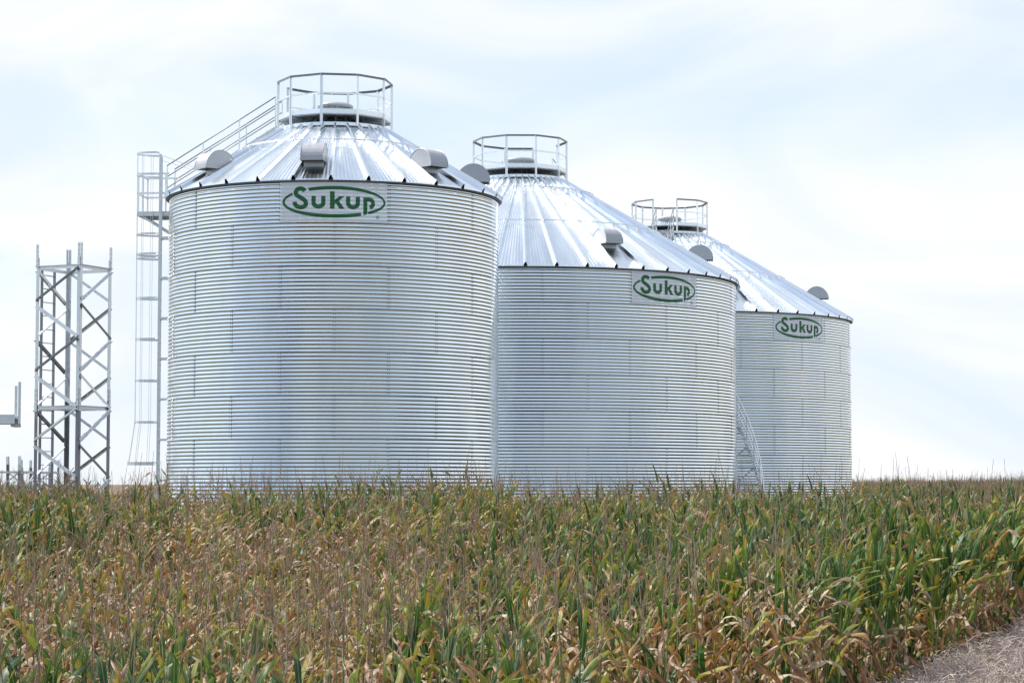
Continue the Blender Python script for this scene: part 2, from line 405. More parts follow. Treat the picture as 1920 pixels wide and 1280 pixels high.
def grain_bin(label, X, Y, Rb, ez, nr, ns, ph0, npan, pp, rings, vents, plat, opening, stair, sign, sign_w, stair_out):
    gz = ez - nr * RH                            # ground level
    root = thing('grain_bin', label, 'grain bin', (X, Y, gz), math.atan2(-X, Y), 'corrugated steel grain bins')
    top = nr * RH; w = 2 * pi / ns
    # foundation
    b = MB(); n = 72
    b.v = [(cos(2 * pi * i / n) * (Rb + .18), sin(2 * pi * i / n) * (Rb + .18), z) for z in (-.15, .10) for i in range(n)]
    b.f = [(i, (i + 1) % n, n + (i + 1) % n, n + i) for i in range(n)] + [tuple(range(n, 2 * n))]
    part('foundation', b, M_concrete, root)
    # wall sheets
    seg = max(6, round(math.degrees(w) / 3.2)); rows = NC * 6; b = MB(); a0 = -w / 2
    for j in range(rows + 1):
        z = -RH * j / rows
        for i in range(seg + 1):
            a = a0 + (w + .05 / Rb) * i / seg
            r = Rb + corr(z) + .004 * (i / seg) + .003 * (j / rows)
            b.v.append((sin(a) * r, -cos(a) * r, z))
    for j in range(rows):
        for i in range(seg):
            p = j * (seg + 1) + i; b.f.append((p, p + seg + 1, p + seg + 2, p + 1))
    me = b.mesh('wall_sheet', M_wall, True)
    for k in range(nr):
        for i in range(ns):
            obj('wall_sheet', me, root, (0, 0, top - k * RH), (0, 0, ph0 + w / 2 + (k % 2) * w / 2 + i * w))
    bolts(root, Rb, nr, ns, ph0, top)
    # roof
    Re = Rb + .10; pm = roof_panel_mesh(Re, npan, 'roof_panel'); wp = 2 * pi / npan
    for i in range(npan): obj('roof_panel', pm, root, (0, 0, top), (0, 0, pp + (i + .5) * wp))
    b = MB(); n = npan * 2                        # eave angle ring, its dark colour painted in for shade under the roof edge
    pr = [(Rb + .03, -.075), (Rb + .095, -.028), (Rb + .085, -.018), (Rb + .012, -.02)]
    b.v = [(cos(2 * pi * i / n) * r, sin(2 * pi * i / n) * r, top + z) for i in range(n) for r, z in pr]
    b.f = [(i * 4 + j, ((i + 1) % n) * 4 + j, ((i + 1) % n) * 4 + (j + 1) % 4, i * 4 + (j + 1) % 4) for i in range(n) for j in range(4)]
    part('eave_ring', b, M_hand_shade, root)
    for r in rings:
        b = MB(); z = top + roof_z(Re, r) + .15
        b.tube([(r * cos(2 * pi * i / 72), r * sin(2 * pi * i / 72), z) for i in range(72)], .02, 6, True)
        for i in range(npan):
            a = pp + i * wp + .05 / r; b.box((sin(a) * r, -cos(a) * r, z - .05), (.04, .04, .1))
        part('roof_ring', b, M_rail, root, True)
    # vents
    rv, phv = vents
    for a in phv:
        v = obj('roof_vent', None, root, rotz((0, -rv, top + roof_z(Re, rv) + .10), R_(a)), (0, 0, R_(a)))
        for mm, nm in zip(VENT, ('hood', 'screen', 'neck')): obj(nm, mm, v)
    # cap
    zc = top + roof_z(Re, .42)
    b = MB(); n = 32
    prof = [(.44, -.12), (.44, .06), (.50, .06), (.51, .12), (.45, .17), (.25, .21), (.0, .225)]
    for r, z in prof[:-1]: b.v += [(r * cos(2 * pi * i / n), r * sin(2 * pi * i / n), zc + z) for i in range(n)]
    b.v.append((0, 0, zc + prof[-1][1])); m = len(prof) - 1
    b.f = [(k * n + i, k * n + (i + 1) % n, (k + 1) * n + (i + 1) % n, (k + 1) * n + i) for k in range(m - 1) for i in range(n)]
    b.f += [((m - 1) * n + i, (m - 1) * n + (i + 1) % n, m * n) for i in range(n)]
    part('cap', b, M_cap, root)
    b = MB(); b.bar((-.62, 0, zc + .02), (-.48, 0, zc + .02), .03, .03); b.bar((-.62, 0, zc + .02), (-.60, 0, zc + .10), .03, .03)
    part('cap_latch', b, M_steel, root)
    # platform round the peak
    pf = obj('roof_platform', None, root, (0, 0, top)); pf.empty_display_size = .2
    RP = 1.59; zb = roof_z(Re, RP) + .10; zf = zb + .29; zt = zf + 1.07
    V = lambda i, r=RP: (sin(plat + i * pi / 5) * r, -cos(plat + i * pi / 5) * r)
    for i in range(10):
        x, y = V(i); a = plat + i * pi / 5
        b = MB(); b.bar((x, y, zb - .06), (x, y, zt), .012, .07, (x, y, 0), (-.03, 0)); b.bar((x, y, zb - .06), (x, y, zt), .075, .01, (x, y, 0))
        part('rail_post', b, M_rail, pf)
        x2, y2 = V(i + 1)
        if i not in opening:
            b = MB(); b.bar((x, y, zt + .02), (x2, y2, zt + .02), .075, .012, (0, 0, 1)); b.bar((x, y, zt - .01), (x2, y2, zt - .01), .01, .05, (0, 0, 1), (.03, 0))
            part('top_rail', b, M_hand_shade, pf)
            b = MB(); b.bar((x, y, zf + .55), (x2, y2, zf + .55), .035, .045)
            part('mid_rail', b, M_rail, pf)
            b = MB(); b.bar((x, y, zf + .06), (x2, y2, zf + .06), .012, .13)
            part('toe_plate', b, M_rail, pf)
        xi, yi = V(i, 1.0); xj, yj = V(i + 1, 1.0)
        b = MB(); xo, yo = V(i, 1.57); xp, yp = V(i + 1, 1.57)
        b.add([(xo, yo, zf), (xp, yp, zf), (xj, yj, zf), (xi, yi, zf), (xo, yo, zf - .035), (xp, yp, zf - .035), (xj, yj, zf - .035), (xi, yi, zf - .035)],
              [(0, 1, 2, 3), (7, 6, 5, 4), (0, 4, 5, 1), (1, 5, 6, 2), (2, 6, 7, 3), (3, 7, 4, 0)])
        part('deck_plate', b, M_grate, pf)
        b = MB(); xq, yq = V(i, .75); b.bar((x, y, zf - .06), (xq, yq, zf - .06), .05, .05); b.bar((xi, yi, zf - .06), (xi, yi, roof_z(Re, 1.0)), .04, .04)
        part('bracket', b, M_steel, pf)
    b = MB(); n = 60
    b.v = [(cos(2 * pi * i / n) * r, sin(2 * pi * i / n) * r, z) for i in range(n) for r, z in ((RP - .03, zb - .05), (RP - .01, zb - .05), (RP - .01, zb + .04), (RP - .03, zb + .04))]
    b.f = [(i * 4 + j, ((i + 1) % n) * 4 + j, ((i + 1) % n) * 4 + (j + 1) % 4, i * 4 + (j + 1) % 4) for i in range(n) for j in range(4)]
    part('base_band', b, M_rail, pf)
    if stair is not None: roof_stair(root, stair, Re, top, stair_out)
    # sign
    if sign is not None:
        W, H = sign_w, RH * .965; pr = .0115
        sg = obj('sign', None, root)
        wrap([[(190, 150), (1785, 150), (1785, 770), (190, 770)]], 'sign_panel', M_sign, sg, Rb, sign, top - .02, pr, W, H)
        for nm, q in logo_letters(): wrap(q, nm, M_green, sg, Rb, sign, top - .02, pr + .004, W, H)
        for q in logo_ring(): wrap(q, 'emblem_ring', M_green, sg, Rb, sign, top - .02, pr + .004, W, H)
        wrap(logo_mark(), 'registered_mark', M_mark, sg, Rb, sign, top - .02, pr + .004, W, H)
    return root, top

D2 = R_
b1, top1 = grain_bin('nearest and narrowest corrugated steel grain bin with a caged ladder on its left side',
    xpx(625.5, 62.3), 62.3, 4.572, 7.90, 9, 10, D2(-18), 30, D2(-2.0), [2.68], (3.87, [-56, -8, 40, 88, 136, 184, 232 - 360]), D2(-13.5), (7,), D2(-103.5), D2(-.3), 2.80, 4.75)
b2, top2 = grain_bin('middle grain bin, wide corrugated steel with stair curling up behind its right side',
    xpx(975.3, 76.2), 76.2, 7.315, 6.75, 8, 16, D2(5.4), 48, D2(.8), [2.5, 4.8], (6.1, [27.05 + 60 * k for k in range(6)]), D2(-16.5), (4,), D2(150), D2(39.3), 2.79, 7.3)
b3, top3 = grain_bin('farthest grain bin at the right, wide corrugated steel with the smallest looking sign',
    xpx(1257, 94.0), 94.0, 7.5, 6.75, 8, 16, D2(10.1), 48, D2(3.2), [2.5, 4.8], (6.15, [21.95 + 60 * k for k in range(6)]), D2(-25), (0,), D2(-7), D2(43.4), 2.79, 7.3)

# ---- caged ladder on the left of the nearest bin (local to the bin: -X side)
def bin1_ladder():
    g = b1.location.z; Rb = 4.572; x0 = -Rb - .25
    lad = obj('caged_ladder', None, b1, (x0, 0, 0)); lad.empty_display_size = .2
    ztop = zpx(295, 62.3) - g
    for s in (-1, 1):
        b = MB(); b.bar((0, s * .22, 0), (0, s * .22, ztop), .065, .02, (0, 1, 0)); part('ladder_rail', b, M_steel, lad)
    rm = MB(); rm.tube([(0, -.22, 0), (0, .22, 0)], .014, 6); rme = rm.mesh('rung', M_steel)
    for k in range(int(ztop / .305)): obj('rung', rme, lad, (0, 0, .3 + .305 * k))
    def hoop(z, wd, t=.05, name='cage_hoop'):
        b = MB(); P = [(-.03, -.24)] + [(-.10 - (wd - .10) * sin(pi * i / 12), -.36 * cos(pi * i / 12)) for i in range(13)] + [(-.03, .24)]
        P = [(x, y) for x, y in P]
        for (xa, ya), (xb, yb) in zip(P, P[1:]): b.bar((xa, ya, z), (xb, yb, z), .008, t)
        part(name, b, M_steel, lad)
    zs = []
    for y in (293, 333, 443, 480, 487, 562, 638, 715, 792):
        z = zpx(y, 62.3) - g; zs.append(z); hoop(z, .66)
    zb = zpx(869, 62.3) - g; hoop(zb, .83, .09)
    for i in (1, 3, 5, 7, 9, 11):
        b = MB(); a = pi * i / 12
        P = lambda wd: (-.10 - (wd - .10) * sin(a), -.36 * cos(a))
        x, y = P(.66); xb, yb = P(.83)
        b.bar((x, y, zs[0]), (x, y, zs[-1]), .03, .008, (1, 0, 0)); b.bar((x, y, zs[-1]), (xb, yb, zb), .03, .008, (1, 0, 0))
        part('cage_strap', b, M_steel, lad)
    for k in range(1, 9):
        z = top1 - k * RH + .02 if k else 0
        b = MB()
        for s in (-1, 1): b.angle((0, s * .22, z), (.28, s * .22, z), .05, .008)
        b.bar((.05, -.22, z), (.05, .22, z), .03, .03)
        part('wall_bracket', b, M_steel, lad)
    # eave platform behind the ladder
    pl = obj('eave_platform', None, b1, (0, 0, 0), (0, 0, R_(-100))); pl.empty_display_size = .2
    z = zpx(406, 63.2) - g; r0, r1 = Rb + .02, Rb + .92
    b = MB(); b.box((0, -(r0 + r1) / 2, z), (1.0, r1 - r0, .04)); part('deck', b, M_grate, pl)
    for s in (-1, 1):
        b = MB(); b.bar((s * .5, -r0, z - .03), (s * .5, -r1, z - .03), .02, .13); part('side_channel', b, M_steel, pl)
        b = MB(); b.angle((s * .42, -r1 + .05, z - .08), (s * .42, -Rb - .02, z - .62), .055); part('brace', b, M_steel, pl)
        b = MB(); b.angle((s * .42, -Rb - .03, z + .1), (s * .42, -Rb - .03, z - .68), .05, .008, (0, 1, 0)); part('wall_channel', b, M_steel, pl)
    b = MB(); b.bar((-.5, -r1, z - .03), (.5, -r1, z - .03), .02, .13); part('front_channel', b, M_steel, pl)
    for x, y in ((-.5, r1), (.5, r1), (-.5, r0 + .12), (.0, r1), (.5, r0 + .12)):
        b = MB(); b.angle((x, -y, z), (x, -y, z + 1.1), .05, .008, (0, 1, 0)); part('rail_post', b, M_rail, pl)
    for h in (1.1, .55):
        for p, q in (((-.5, r0), (-.5, r1)), ((-.5, r1), (.5, r1)), ((.5, r1), (.5, r0))):
            b = MB(); b.bar((p[0], -p[1], z + h), (q[0], -q[1], z + h), .04, .05); part('guard_rail', b, M_rail, pl)
    # stay wires from the ladder head to the roof
    b = MB()
    for s in (-1, 1): b.tube([(x0, s * .22, ztop - .02 - .1 * (s > 0)), (-3.55, .1 + s * .2, top1 + roof_z(4.657, 3.55) + .1)], .007, 4)
    part('stay_wire', b, M_steel, b1)
bin1_ladder()

# ---- stair curling up the right rear of the middle bin
def bin2_stair():
    st = obj('curved_stair', None, b2, (0, 0, 0)); st.empty_display_size = .2
    Rb = 7.315; ri, ro = Rb + .14, Rb + .88
    g = b2.location.z
    zf = lambda p: (-1.2 + .129 * (p - 85)) - g
    p0 = 85 - (-g - 1.2) / .129 + .2; p1 = 85 + (6.5 + 1.2) / .129
    P = lambda p, r, h: (sin(R_(p)) * r, -cos(R_(p)) * r, zf(p) + h)
    for r in (ri, ro):
        b = MB(); a = [p0 + (p1 - p0) * i / 34 for i in range(35)]
        for u, v in zip(a, a[1:]): b.bar(P(u, r, 0), P(v, r, 0), .02, .24)
        part('stringer', b, M_steel, st)
    tm = MB(); tm.box((0, 0, 0), (.24, ro - ri, .03)); tme = tm.mesh('tread', M_grate)
    n = int((p1 - p0) * .129 / .2)
    for i in range(n):
        p = p0 + (p1 - p0) * (i + .5) / n; x, y, z = P(p, (ri + ro) / 2, .03)
        obj('tread', tme, st, (x, y, z), (0, 0, R_(p)))
    for h in (.98, .68, .38):
        b = MB(); b.tube([P(p0 + (p1 - p0) * i / 40, ro + .02, h) for i in range(41)], .02, 5); part('handrail', b, M_rail, st, True)
    for i in range(13):
        p = p0 + (p1 - p0) * i / 12; b = MB(); b.bar(P(p, ro + .02, -.1), P(p, ro + .02, .98), .035, .035); part('handrail_post', b, M_steel, st)
        b = MB(); b.bar(P(p, ro, -.15), P(p, Rb, -.9 if zf(p) > 1 else -.2), .05, .05); part('brace', b, M_steel, st)
bin2_stair()

# ------------------------------------------------------------------ lattice towers
def tower(label, corners, levels, ground_z, leg_top, w=.08, ladder=True, name='lattice_tower', ext=.5):
    """corners: F, L, B, R in plan; levels: heights of the horizontal rings, top first"""
    cx = sum(c[0] for c in corners) / 4; cy = sum(c[1] for c in corners) / 4
    root = thing(name, label, 'lattice tower', (cx, cy, ground_z), 0, 'galvanised lattice towers left of the bins')
    C = [Vector((c[0] - cx, c[1] - cy, 0)) for c in corners]; zz = lambda z: z - ground_z
    for i, c in enumerate(C):
        u = (C[(i + 1) % 4] - c).normalized(); v = (C[i - 1] - c).normalized()
        cuts = [zz(leg_top) - .3] + [zz(l) + .18 for l in levels[1:]] + [0]
        for ci in range(len(cuts) - 1):
            b = MB()
            for d, e in ((u, v), (v, u)):
                p = c + d * w / 2
                b.bar((p.x, p.y, cuts[ci + 1]), (p.x, p.y, cuts[ci]), w, .010, (e.x, e.y, 0))
            part('leg', b, M_zinc if ci or len(cuts) < 4 else M_steel, root)  # lower leg sections are a darker grey than the top one
        # splice plates
        b = MB()
        for zc in [leg_top - .26] + [l + .18 for l in levels[1:]]:
            for d, e in ((u, v), (v, u)):
                p = c + d * w * .40 - e * .012
                b.bar((p.x, p.y, zz(zc) - .26), (p.x, p.y, zz(zc) + .26), w * .8, .010, (e.x, e.y, 0))
        part('splice_plate', b, M_steel, root)
        b = MB()
        for zc in [leg_top - .26] + [l + .18 for l in levels[1:]]:
            for d, e in ((u, v), (v, u)):
                for k in range(5):
                    for q in (.25, .65):
                        p = c + d * w * q - e * .018; b.box((p.x, p.y, zz(zc) - .2 + k * .1), (.012, .012, .012))
        o = part('bolts', b, M_bolt, root); o['kind'] = 'stuff'
    for k, l in enumerate(levels):
        for i in range(4):
            p, q = C[i], C[(i + 1) % 4]; z = zz(l)
            d = (q - p).normalized(); nrm = Vector((d.y, -d.x, 0)) * .012
            b = MB(); a = p + nrm; e = q + nrm
            b.bar((a.x, a.y, z), (e.x, e.y, z), .01, .075); b.bar((p.x, p.y, z + .037), (q.x, q.y, z + .037), .05, .008, (0, 0, 1), (-.03 if k < 9 else 0, 0))
            part('ring_beam', b, M_steel, root)
        lo = levels[k + 1] if k + 1 < len(levels) else ground_z - .0
        nseg = 4 if k + 1 < len(levels) else max(1, round(4 * (l - lo) / 3.12))
        hgt = (l - lo) / nseg
        for i in range(4):
            p, q = C[i], C[(i + 1) % 4]; d = (q - p).normalized(); nrm = Vector((d.y, -d.x, 0)) * (-.02)
            for s in range(nseg):
                a, e = (p, q) if s % 2 == 0 else (q, p)
                a = a + nrm * (1 + s % 2) + (e - a).normalized() * .03; e2 = e + nrm * (1 + s % 2) - (e - a).normalized() * .03
                b = MB(); z1 = zz(l - s * hgt) - .05; z2 = zz(l - (s + 1) * hgt) + .03
                b.angle((a.x, a.y, z1), (e2.x, e2.y, z2), .062, .008, (nrm.x, nrm.y, .0), 1, -1 if s % 2 else 1)
                shaded = len(levels) > 1 and ((i == 0 and s in (0, 2) and k == 0) or (i == 3 and s == 1) or (i == 1 and s == (2, 0, 9)[k]))  # underside shade of these braces is put into their colour
                part('brace', b, M_hand_shade if shaded else M_steel, root)
    if ladder:
        p, q = C[1], C[2]; d = (q - p); n_ = Vector((d.y, -d.x, 0)).normalized() * -.06
        a, e = p + d * .24 + n_, p + d * .63 + n_
        for ri, c in enumerate((a, e)):
            b = MB(); b.bar((c.x, c.y, 0), (c.x, c.y, zz(levels[0]) - .02), .055, .03, (d.x, d.y, 0)); part('ladder_rail', b, M_zinc if ri else M_hand_shade, root)
        rm = MB(); rm.tube([(a.x, a.y, 0), (e.x, e.y, 0)], .013, 6); me = rm.mesh('rung', M_steel)
        for k in range(int(zz(levels[0]) / .305)): obj('rung', me, root, (0, 0, .2 + .305 * k))
    for c in C:
        b = MB(); b.box((c.x, c.y, .01), (.3, .3, .03)); part('base_plate', b, M_steel, root)
    return root
D0 = 49.5
corn = lambda px, k: (xpx(px, D0 * k), D0 * k)
tower('tall unfinished lattice tower with a ladder inside standing left of the nearest bin',
      [corn(147.5, 1.0), corn(65, 1.0102), corn(125, 1.0328), corn(206, 1.0226)], [zpx(498.5, D0), zpx(763, D0), zpx(1028, D0)], -2.2, zpx(454, D0))
def small_tower(label, px, D, s, ang, ytop, yring):
    cx = xpx(px, D); cs = [(cx + s * cos(R_(ang + 90 * k)) / sqrt(2), D + s * sin(R_(ang + 90 * k)) / sqrt(2)) for k in (3, 2, 1, 0)]
    tower(label, cs, [zpx(yring, D)], -2.17, zpx(ytop, D), .085, False, 'lattice_tower')
small_tower('low lattice tower base peeking over the corn at the far left edge', 27, 84, 1.2, 28, 855, 885)
small_tower('low lattice tower base seen through the legs of the tall unfinished tower', 77, 90, 1.2, 40, 862, 886)

def catwalk():
    D = 50; x1 = xpx(33, D); z = zpx(786, D)
    r = thing('catwalk', 'end of a steel catwalk with two upright posts jutting in at the left edge', 'catwalk', (x1 - 3.2, D, -2.2))
    o = lambda x, y, zz: (x - (x1 - 3.2), y, zz + 2.2)
    for y in (-.3, .3):
        b = MB(); b.bar(o(x1 - 6, y, z), o(x1, y, z), .03, .2); b.bar(o(x1 - 6, y, z - .1), o(x1, y, z - .1), .09, .012); part('side_beam', b, M_steel, r)
    b = MB(); b.box(o(x1 - 3, 0, z + .02), (6, .58, .03)); part('deck', b, M_grate, r)
    for px, yb, y in ((42.5, 795, -.3), (23.5, 777, .3), (-22, 795, -.3), (-36, 777, .3)):
        b = MB(); x = xpx(px, D); b.bar(o(x, y * 1.12, zpx(yb, D)), o(x, y * 1.12, zpx(717 if px in (42.5, -22) else 722, D)), .055, .03, (0, 1, 0)); part('rail_post', b, M_steel, r)
    b = MB(); b.box(o(xpx(30, D), 0, z - .14), (.12, .5, .06)); part('end_stop', b, M_bolt, r)
    for dx in (-1.6, -5.5):
        for y in (-.3, .3):
            b = MB(); b.bar(o(x1 + dx, y, -2.2), o(x1 + dx, y, z - .1), .1, .1, (0, 1, 0)); part('support_leg', b, M_steel, r)
catwalk()

# ------------------------------------------------------------------ corn
def make_leaf(kind, rg):
    n = 11
    if kind == 'green':
        Lg, W, a0, bend, fold, tw, wav = rg.uniform(.5, .8), rg.uniform(.068, .092), rg.uniform(5, 18), rg.uniform(10, 90), rg.uniform(12, 34), rg.uniform(-70, 70), .012
        d0, dt = rg.uniform(.02, .24), rg.choice((.1, .25, .5)); kink = rg.random() < .45
    elif kind == 'yellow':
        Lg, W, a0, bend, fold, tw, wav = rg.uniform(.48, .72), rg.uniform(.06, .085), rg.uniform(8, 26), rg.uniform(30, 140), rg.uniform(20, 45), rg.uniform(-70, 70), .014
        d0, dt = rg.uniform(.25, .42), rg.choice((.2, .35, .5)); kink = rg.random() < .45
    elif kind == 'brown':
        Lg, W, a0, bend, fold, tw, wav = rg.uniform(.4, .62), rg.uniform(.045, .075), rg.uniform(12, 32), rg.uniform(135, 160), rg.uniform(35, 65), rg.uniform(-200, 200), .022
        d0, dt = rg.uniform(.55, .72), rg.choice((-.1, .1, .2)); kink = True
    else:   # tan, rolled
        Lg, W, a0, bend, fold, tw, wav = rg.uniform(.35, .6), rg.uniform(.03, .055), rg.uniform(12, 40), rg.uniform(100, 160), rg.uniform(50, 75), rg.uniform(-260, 260), .024
        d0, dt = rg.uniform(.8, .95), rg.choice((-.15, .05)); kink = rg.random() < .7
    kp = rg.uniform(.15, .4) if kind in ('brown', 'tan') else rg.uniform(.5, .8)
    c = Vector((0.012, 0, 0)); ang = a0; side = rg.uniform(-.25, .25)
    V, A = [], []; ph = rg.uniform(0, 6.28); fr = rg.uniform(9, 15)
    rb = rg.random()
    for i in range(n + 1):
        t = i / n
        if kink: d = bend * (.45 / n) + (bend * .55 if abs(t - kp) <= .5 / n + 1e-6 else 0)
        else: d = bend * (.4 + 1.2 * t) / n
        ang = min(ang + d, 176)
        T = Vector((sin(R_(ang)) * cos(side * t * 2), sin(side * t * 2), cos(R_(ang)))).normalized()
        if i: c = c + T * (Lg / n)
        S = Vector((0, 1, 0)); S = (S - T * S.dot(T)).normalized(); Nn = S.cross(T)
        th = R_(tw * t ** 1.3); S2 = S * cos(th) + Nn * sin(th); N2 = Nn * cos(th) - S * sin(th)
        w = W / 2 * (.5 + .5 * min(1, t * 5)) * max(0, 1 - t ** 2.4) ** .75 + .0015
        f = R_(fold * (1 - .3 * t))
        for j, s in ((0, -1), (1, 0), (2, 1)):
            wv = wav * sin(fr * t + ph + s * 1.3) * min(1, t * 3) * abs(s)
            p = c + S2 * (s * w * cos(f)) + N2 * (abs(s) * w * sin(f) + wv)
            V.append(tuple(p)); A.append((min(1, max(0, d0 + dt * t * t + .10 * abs(s) * (kind in ('green', 'yellow')))), abs(s), rb, 1))
    Fc = []
    for i in range(n):
        for j in range(2):
            a = i * 3 + j; Fc.append((a, a + 1, a + 4, a + 3))
    return V, Fc, A
def attr_mesh(name, V, Fc, A, mats, mi=None, sm=True):
    me = bpy.data.meshes.new(name); me.from_pydata(V, [], Fc)
    for m in mats: me.materials.append(m)
    if A:
        at = me.color_attributes.new('leafdata', 'FLOAT_COLOR', 'POINT'); at.data.foreach_set('color', [c for a in A for c in a])
    if mi: me.polygons.foreach_set('material_index', mi)
    if sm: me.polygons.foreach_set('use_smooth', [True] * len(me.polygons))
    me.update(); return me
KINDS = ('green', 'yellow', 'brown', 'tan')
LEAF = {k: [make_leaf(k, rng) for _ in range(14)] for k in KINDS}
LEAFM = {k: [attr_mesh('leaf', *l, [M_leaf]) for l in LEAF[k]] for k in KINDS}
def make_tassel(rg):
    b = MB()
    H = rg.uniform(.20, .46); nb = rg.randint(3, 7); lean = rg.uniform(-.12, .12), rg.uniform(-.12, .12)
    def br(p0, dirv, Ln, droop, r0, n=7):
        P = [Vector(p0)]; d = Vector(dirv).normalized()
        for i in range(n): d = (d + Vector((0, 0, -droop / n))).normalized(); P.append(P[-1] + d * Ln / n)
        b.tube(P, [max(.0012, r0 * (1.15 if i % 2 else .75) * (1 - .5 * i / n)) for i in range(n + 1)], 3, cap=False)
    br((0, 0, 0), (lean[0], lean[1], 1), H + .1, rg.choice((.05, .1, .5)), .0058, 8)
    for k in range(nb):
        a = rg.uniform(0, 6.28); e = rg.uniform(.2, .75)
        br((lean[0] * .03 * k, lean[1] * .03 * k, .02 + .014 * k), (cos(a) * e, sin(a) * e, 1), rg.uniform(.16, .30), rg.uniform(.0, .7), .0025, 6)
    return b
TAS = [make_tassel(rng) for _ in range(10)]; TASM = [t.mesh('tassel', M_tassel) for t in TAS]
def make_stalk(H, rg):
    b = MB(); n = 9; bx, by = rg.uniform(-.08, .08), rg.uniform(-.08, .08)
    b.tube([(bx * (i / n) ** 2, by * (i / n) ** 2, H * i / n) for i in range(n + 1)], [.013 * (1 - .68 * i / n) * (1.12 if i % 2 else 1) for i in range(n + 1)], 5)
    return b, (bx, by)
def make_ear(rg):
    b = MB(); Lg = .24; a = R_(rg.uniform(20, 150)); d = Vector((sin(a), 0, cos(a)))
    b.tube([d * Lg * i / 6 for i in range(7)], [.008, .024, .03, .03, .026, .016, .004], 6)
    return b
EAR = [make_ear(rng) for _ in range(4)]; EARM = [e.mesh('ear', M_husk, True) for e in EAR]
PLANS = []     # (type, H, stalk MB, top offset, leaves, tassel index, ear)
MIXES = {'green': (.62, .24, .08, .06), 'mixed': (.34, .26, .22, .18), 'brown': (.09, .10, .48, .33)}
for ty in ('green', 'mixed', 'brown'):
    for q in range(8):
        H = rng.uniform(1.9, 2.08); sb, (bx, by) = make_stalk(H, rng); lv = []; yaw = rng.uniform(0, 6.28); n = 13
        for i in range(n):
            t = i / (n - 1); z = .28 + (H - .40) * t
            pk = list(MIXES[ty])
            if t < .35: pk = [pk[0] * .35, pk[1] * .6, pk[2] + .3, pk[3] + .2]
            k = rng.choices(KINDS, pk)[0]; li = rng.randrange(14)
            s = (.96 + .26 * sin(pi * min(1, t + .15))) * (.54 if t > .9 else .8 if t > .8 else 1)
            lv.append((k, li, (bx * (z / H) ** 2, by * (z / H) ** 2, z), yaw + i * pi + rng.gauss(0, .45), s, rng.gauss(0, .08)))
        PLANS.append((ty, H, sb, (bx, by), lv, rng.randrange(13), (rng.randrange(4), rng.uniform(.85, 1.1), yaw + rng.random())))
def merged(plan, name):
    ty, H, sb, (bx, by), lv, ti, (ei, ez, ey) = plan
    V, Fc, A, MI = [], [], [], []
    def add(v, f, a, mi, M):
        k = len(V); V.extend(tuple(M @ Vector(p)) for p in v); Fc.extend(tuple(i + k for i in q) for q in f); A.extend(a if a else [(0, 0, 0, 1)] * len(v)); MI.extend([mi] * len(f))
    add(sb.v, sb.f, None, 1, Matrix())
    for k, li, p, yw, s, tl in lv:
        v, f, a = LEAF[k][li]; add(v, f, a, 0, Matrix.Translation(p) @ Euler((tl, 0, yw)).to_matrix().to_4x4() @ Matrix.Scale(s, 4))
    if ti < 10: t = TAS[ti]; add(t.v, t.f, None, 2, Matrix.Translation((bx, by, H - .03)))
    e = EAR[ei]; add(e.v, e.f, None, 3, Matrix.Translation((bx * .2, by * .2, ez)) @ Euler((0, 0, ey)).to_matrix().to_4x4())
    return attr_mesh(name, V, Fc, A, [M_leaf, M_stalk, M_tassel, M_husk], MI)
VAR = bpy.data.collections.new('corn_kinds')
for i, p in enumerate(PLANS):
    o = bpy.data.objects.new('corn_kind_%02d' % i, merged(p, 'corn_kind')); VAR.objects.link(o)

def edge_x(y):                      # right-hand edge of the field, left of the grass verge
    return 4.85 + .45 * (y - 27) if y < 45 else 12.95 + .55 * (y - 45)
def brownness(x, y):
    px = 960 + F * x / y
    v = .38 + 1.15 * noise.noise(Vector((x * .22, y * .12, 3.3))) + .35 * noise.noise(Vector((x * .8, y * .5, 9.1)))
    g = lambda cx, cy, sx, sy: math.exp(-((px - cx) / sx) ** 2 - ((y - cy) / sy) ** 2)
    v += .5 * g(800, 30, 380, 7) + .25 * g(250, 27, 260, 6) + .35 * g(1380, 22, 130, 3.5) + .45 * g(660, 15, 90, 3) + .22 * g(1150, 21, 180, 3)
    v -= .4 * g(1650, 38, 260, 14) + .32 * g(250, 42, 330, 4.5) + .25 * g(200, 12.5, 250, 3) + .2 * g(900, 17, 120, 2) + .15 * g(700, 45, 400, 5)
    return v
PL = []
ux, uy = .410, .912                 # row direction (parallel to the field edge)
vx, vy = -.912, .410                # across the rows
for row in range(0, 125):
    d = .15 + row * .76
    ox, oy = 4.85 + vx * d, 27 + vy * d
    s = -60.0
    while s < 520:
        s += .215 * rng.uniform(.6, 1.4) * (1 if s < 130 else 3.0)
        x, y = ox + ux * s + rng.gauss(0, .04), oy + uy * s + rng.gauss(0, .04)
        if y < 6.5 or y > 500: continue
        if abs(x) > .232 * y + 2.2: continue
        if y > 48.5 + (x < -9) * 4 + (x > 14.5) * 5 and x < 15.6 + (y > 80) * 2: continue
        if y > 45 and x > edge_x(y): pass
        PL.append((x, y, d))
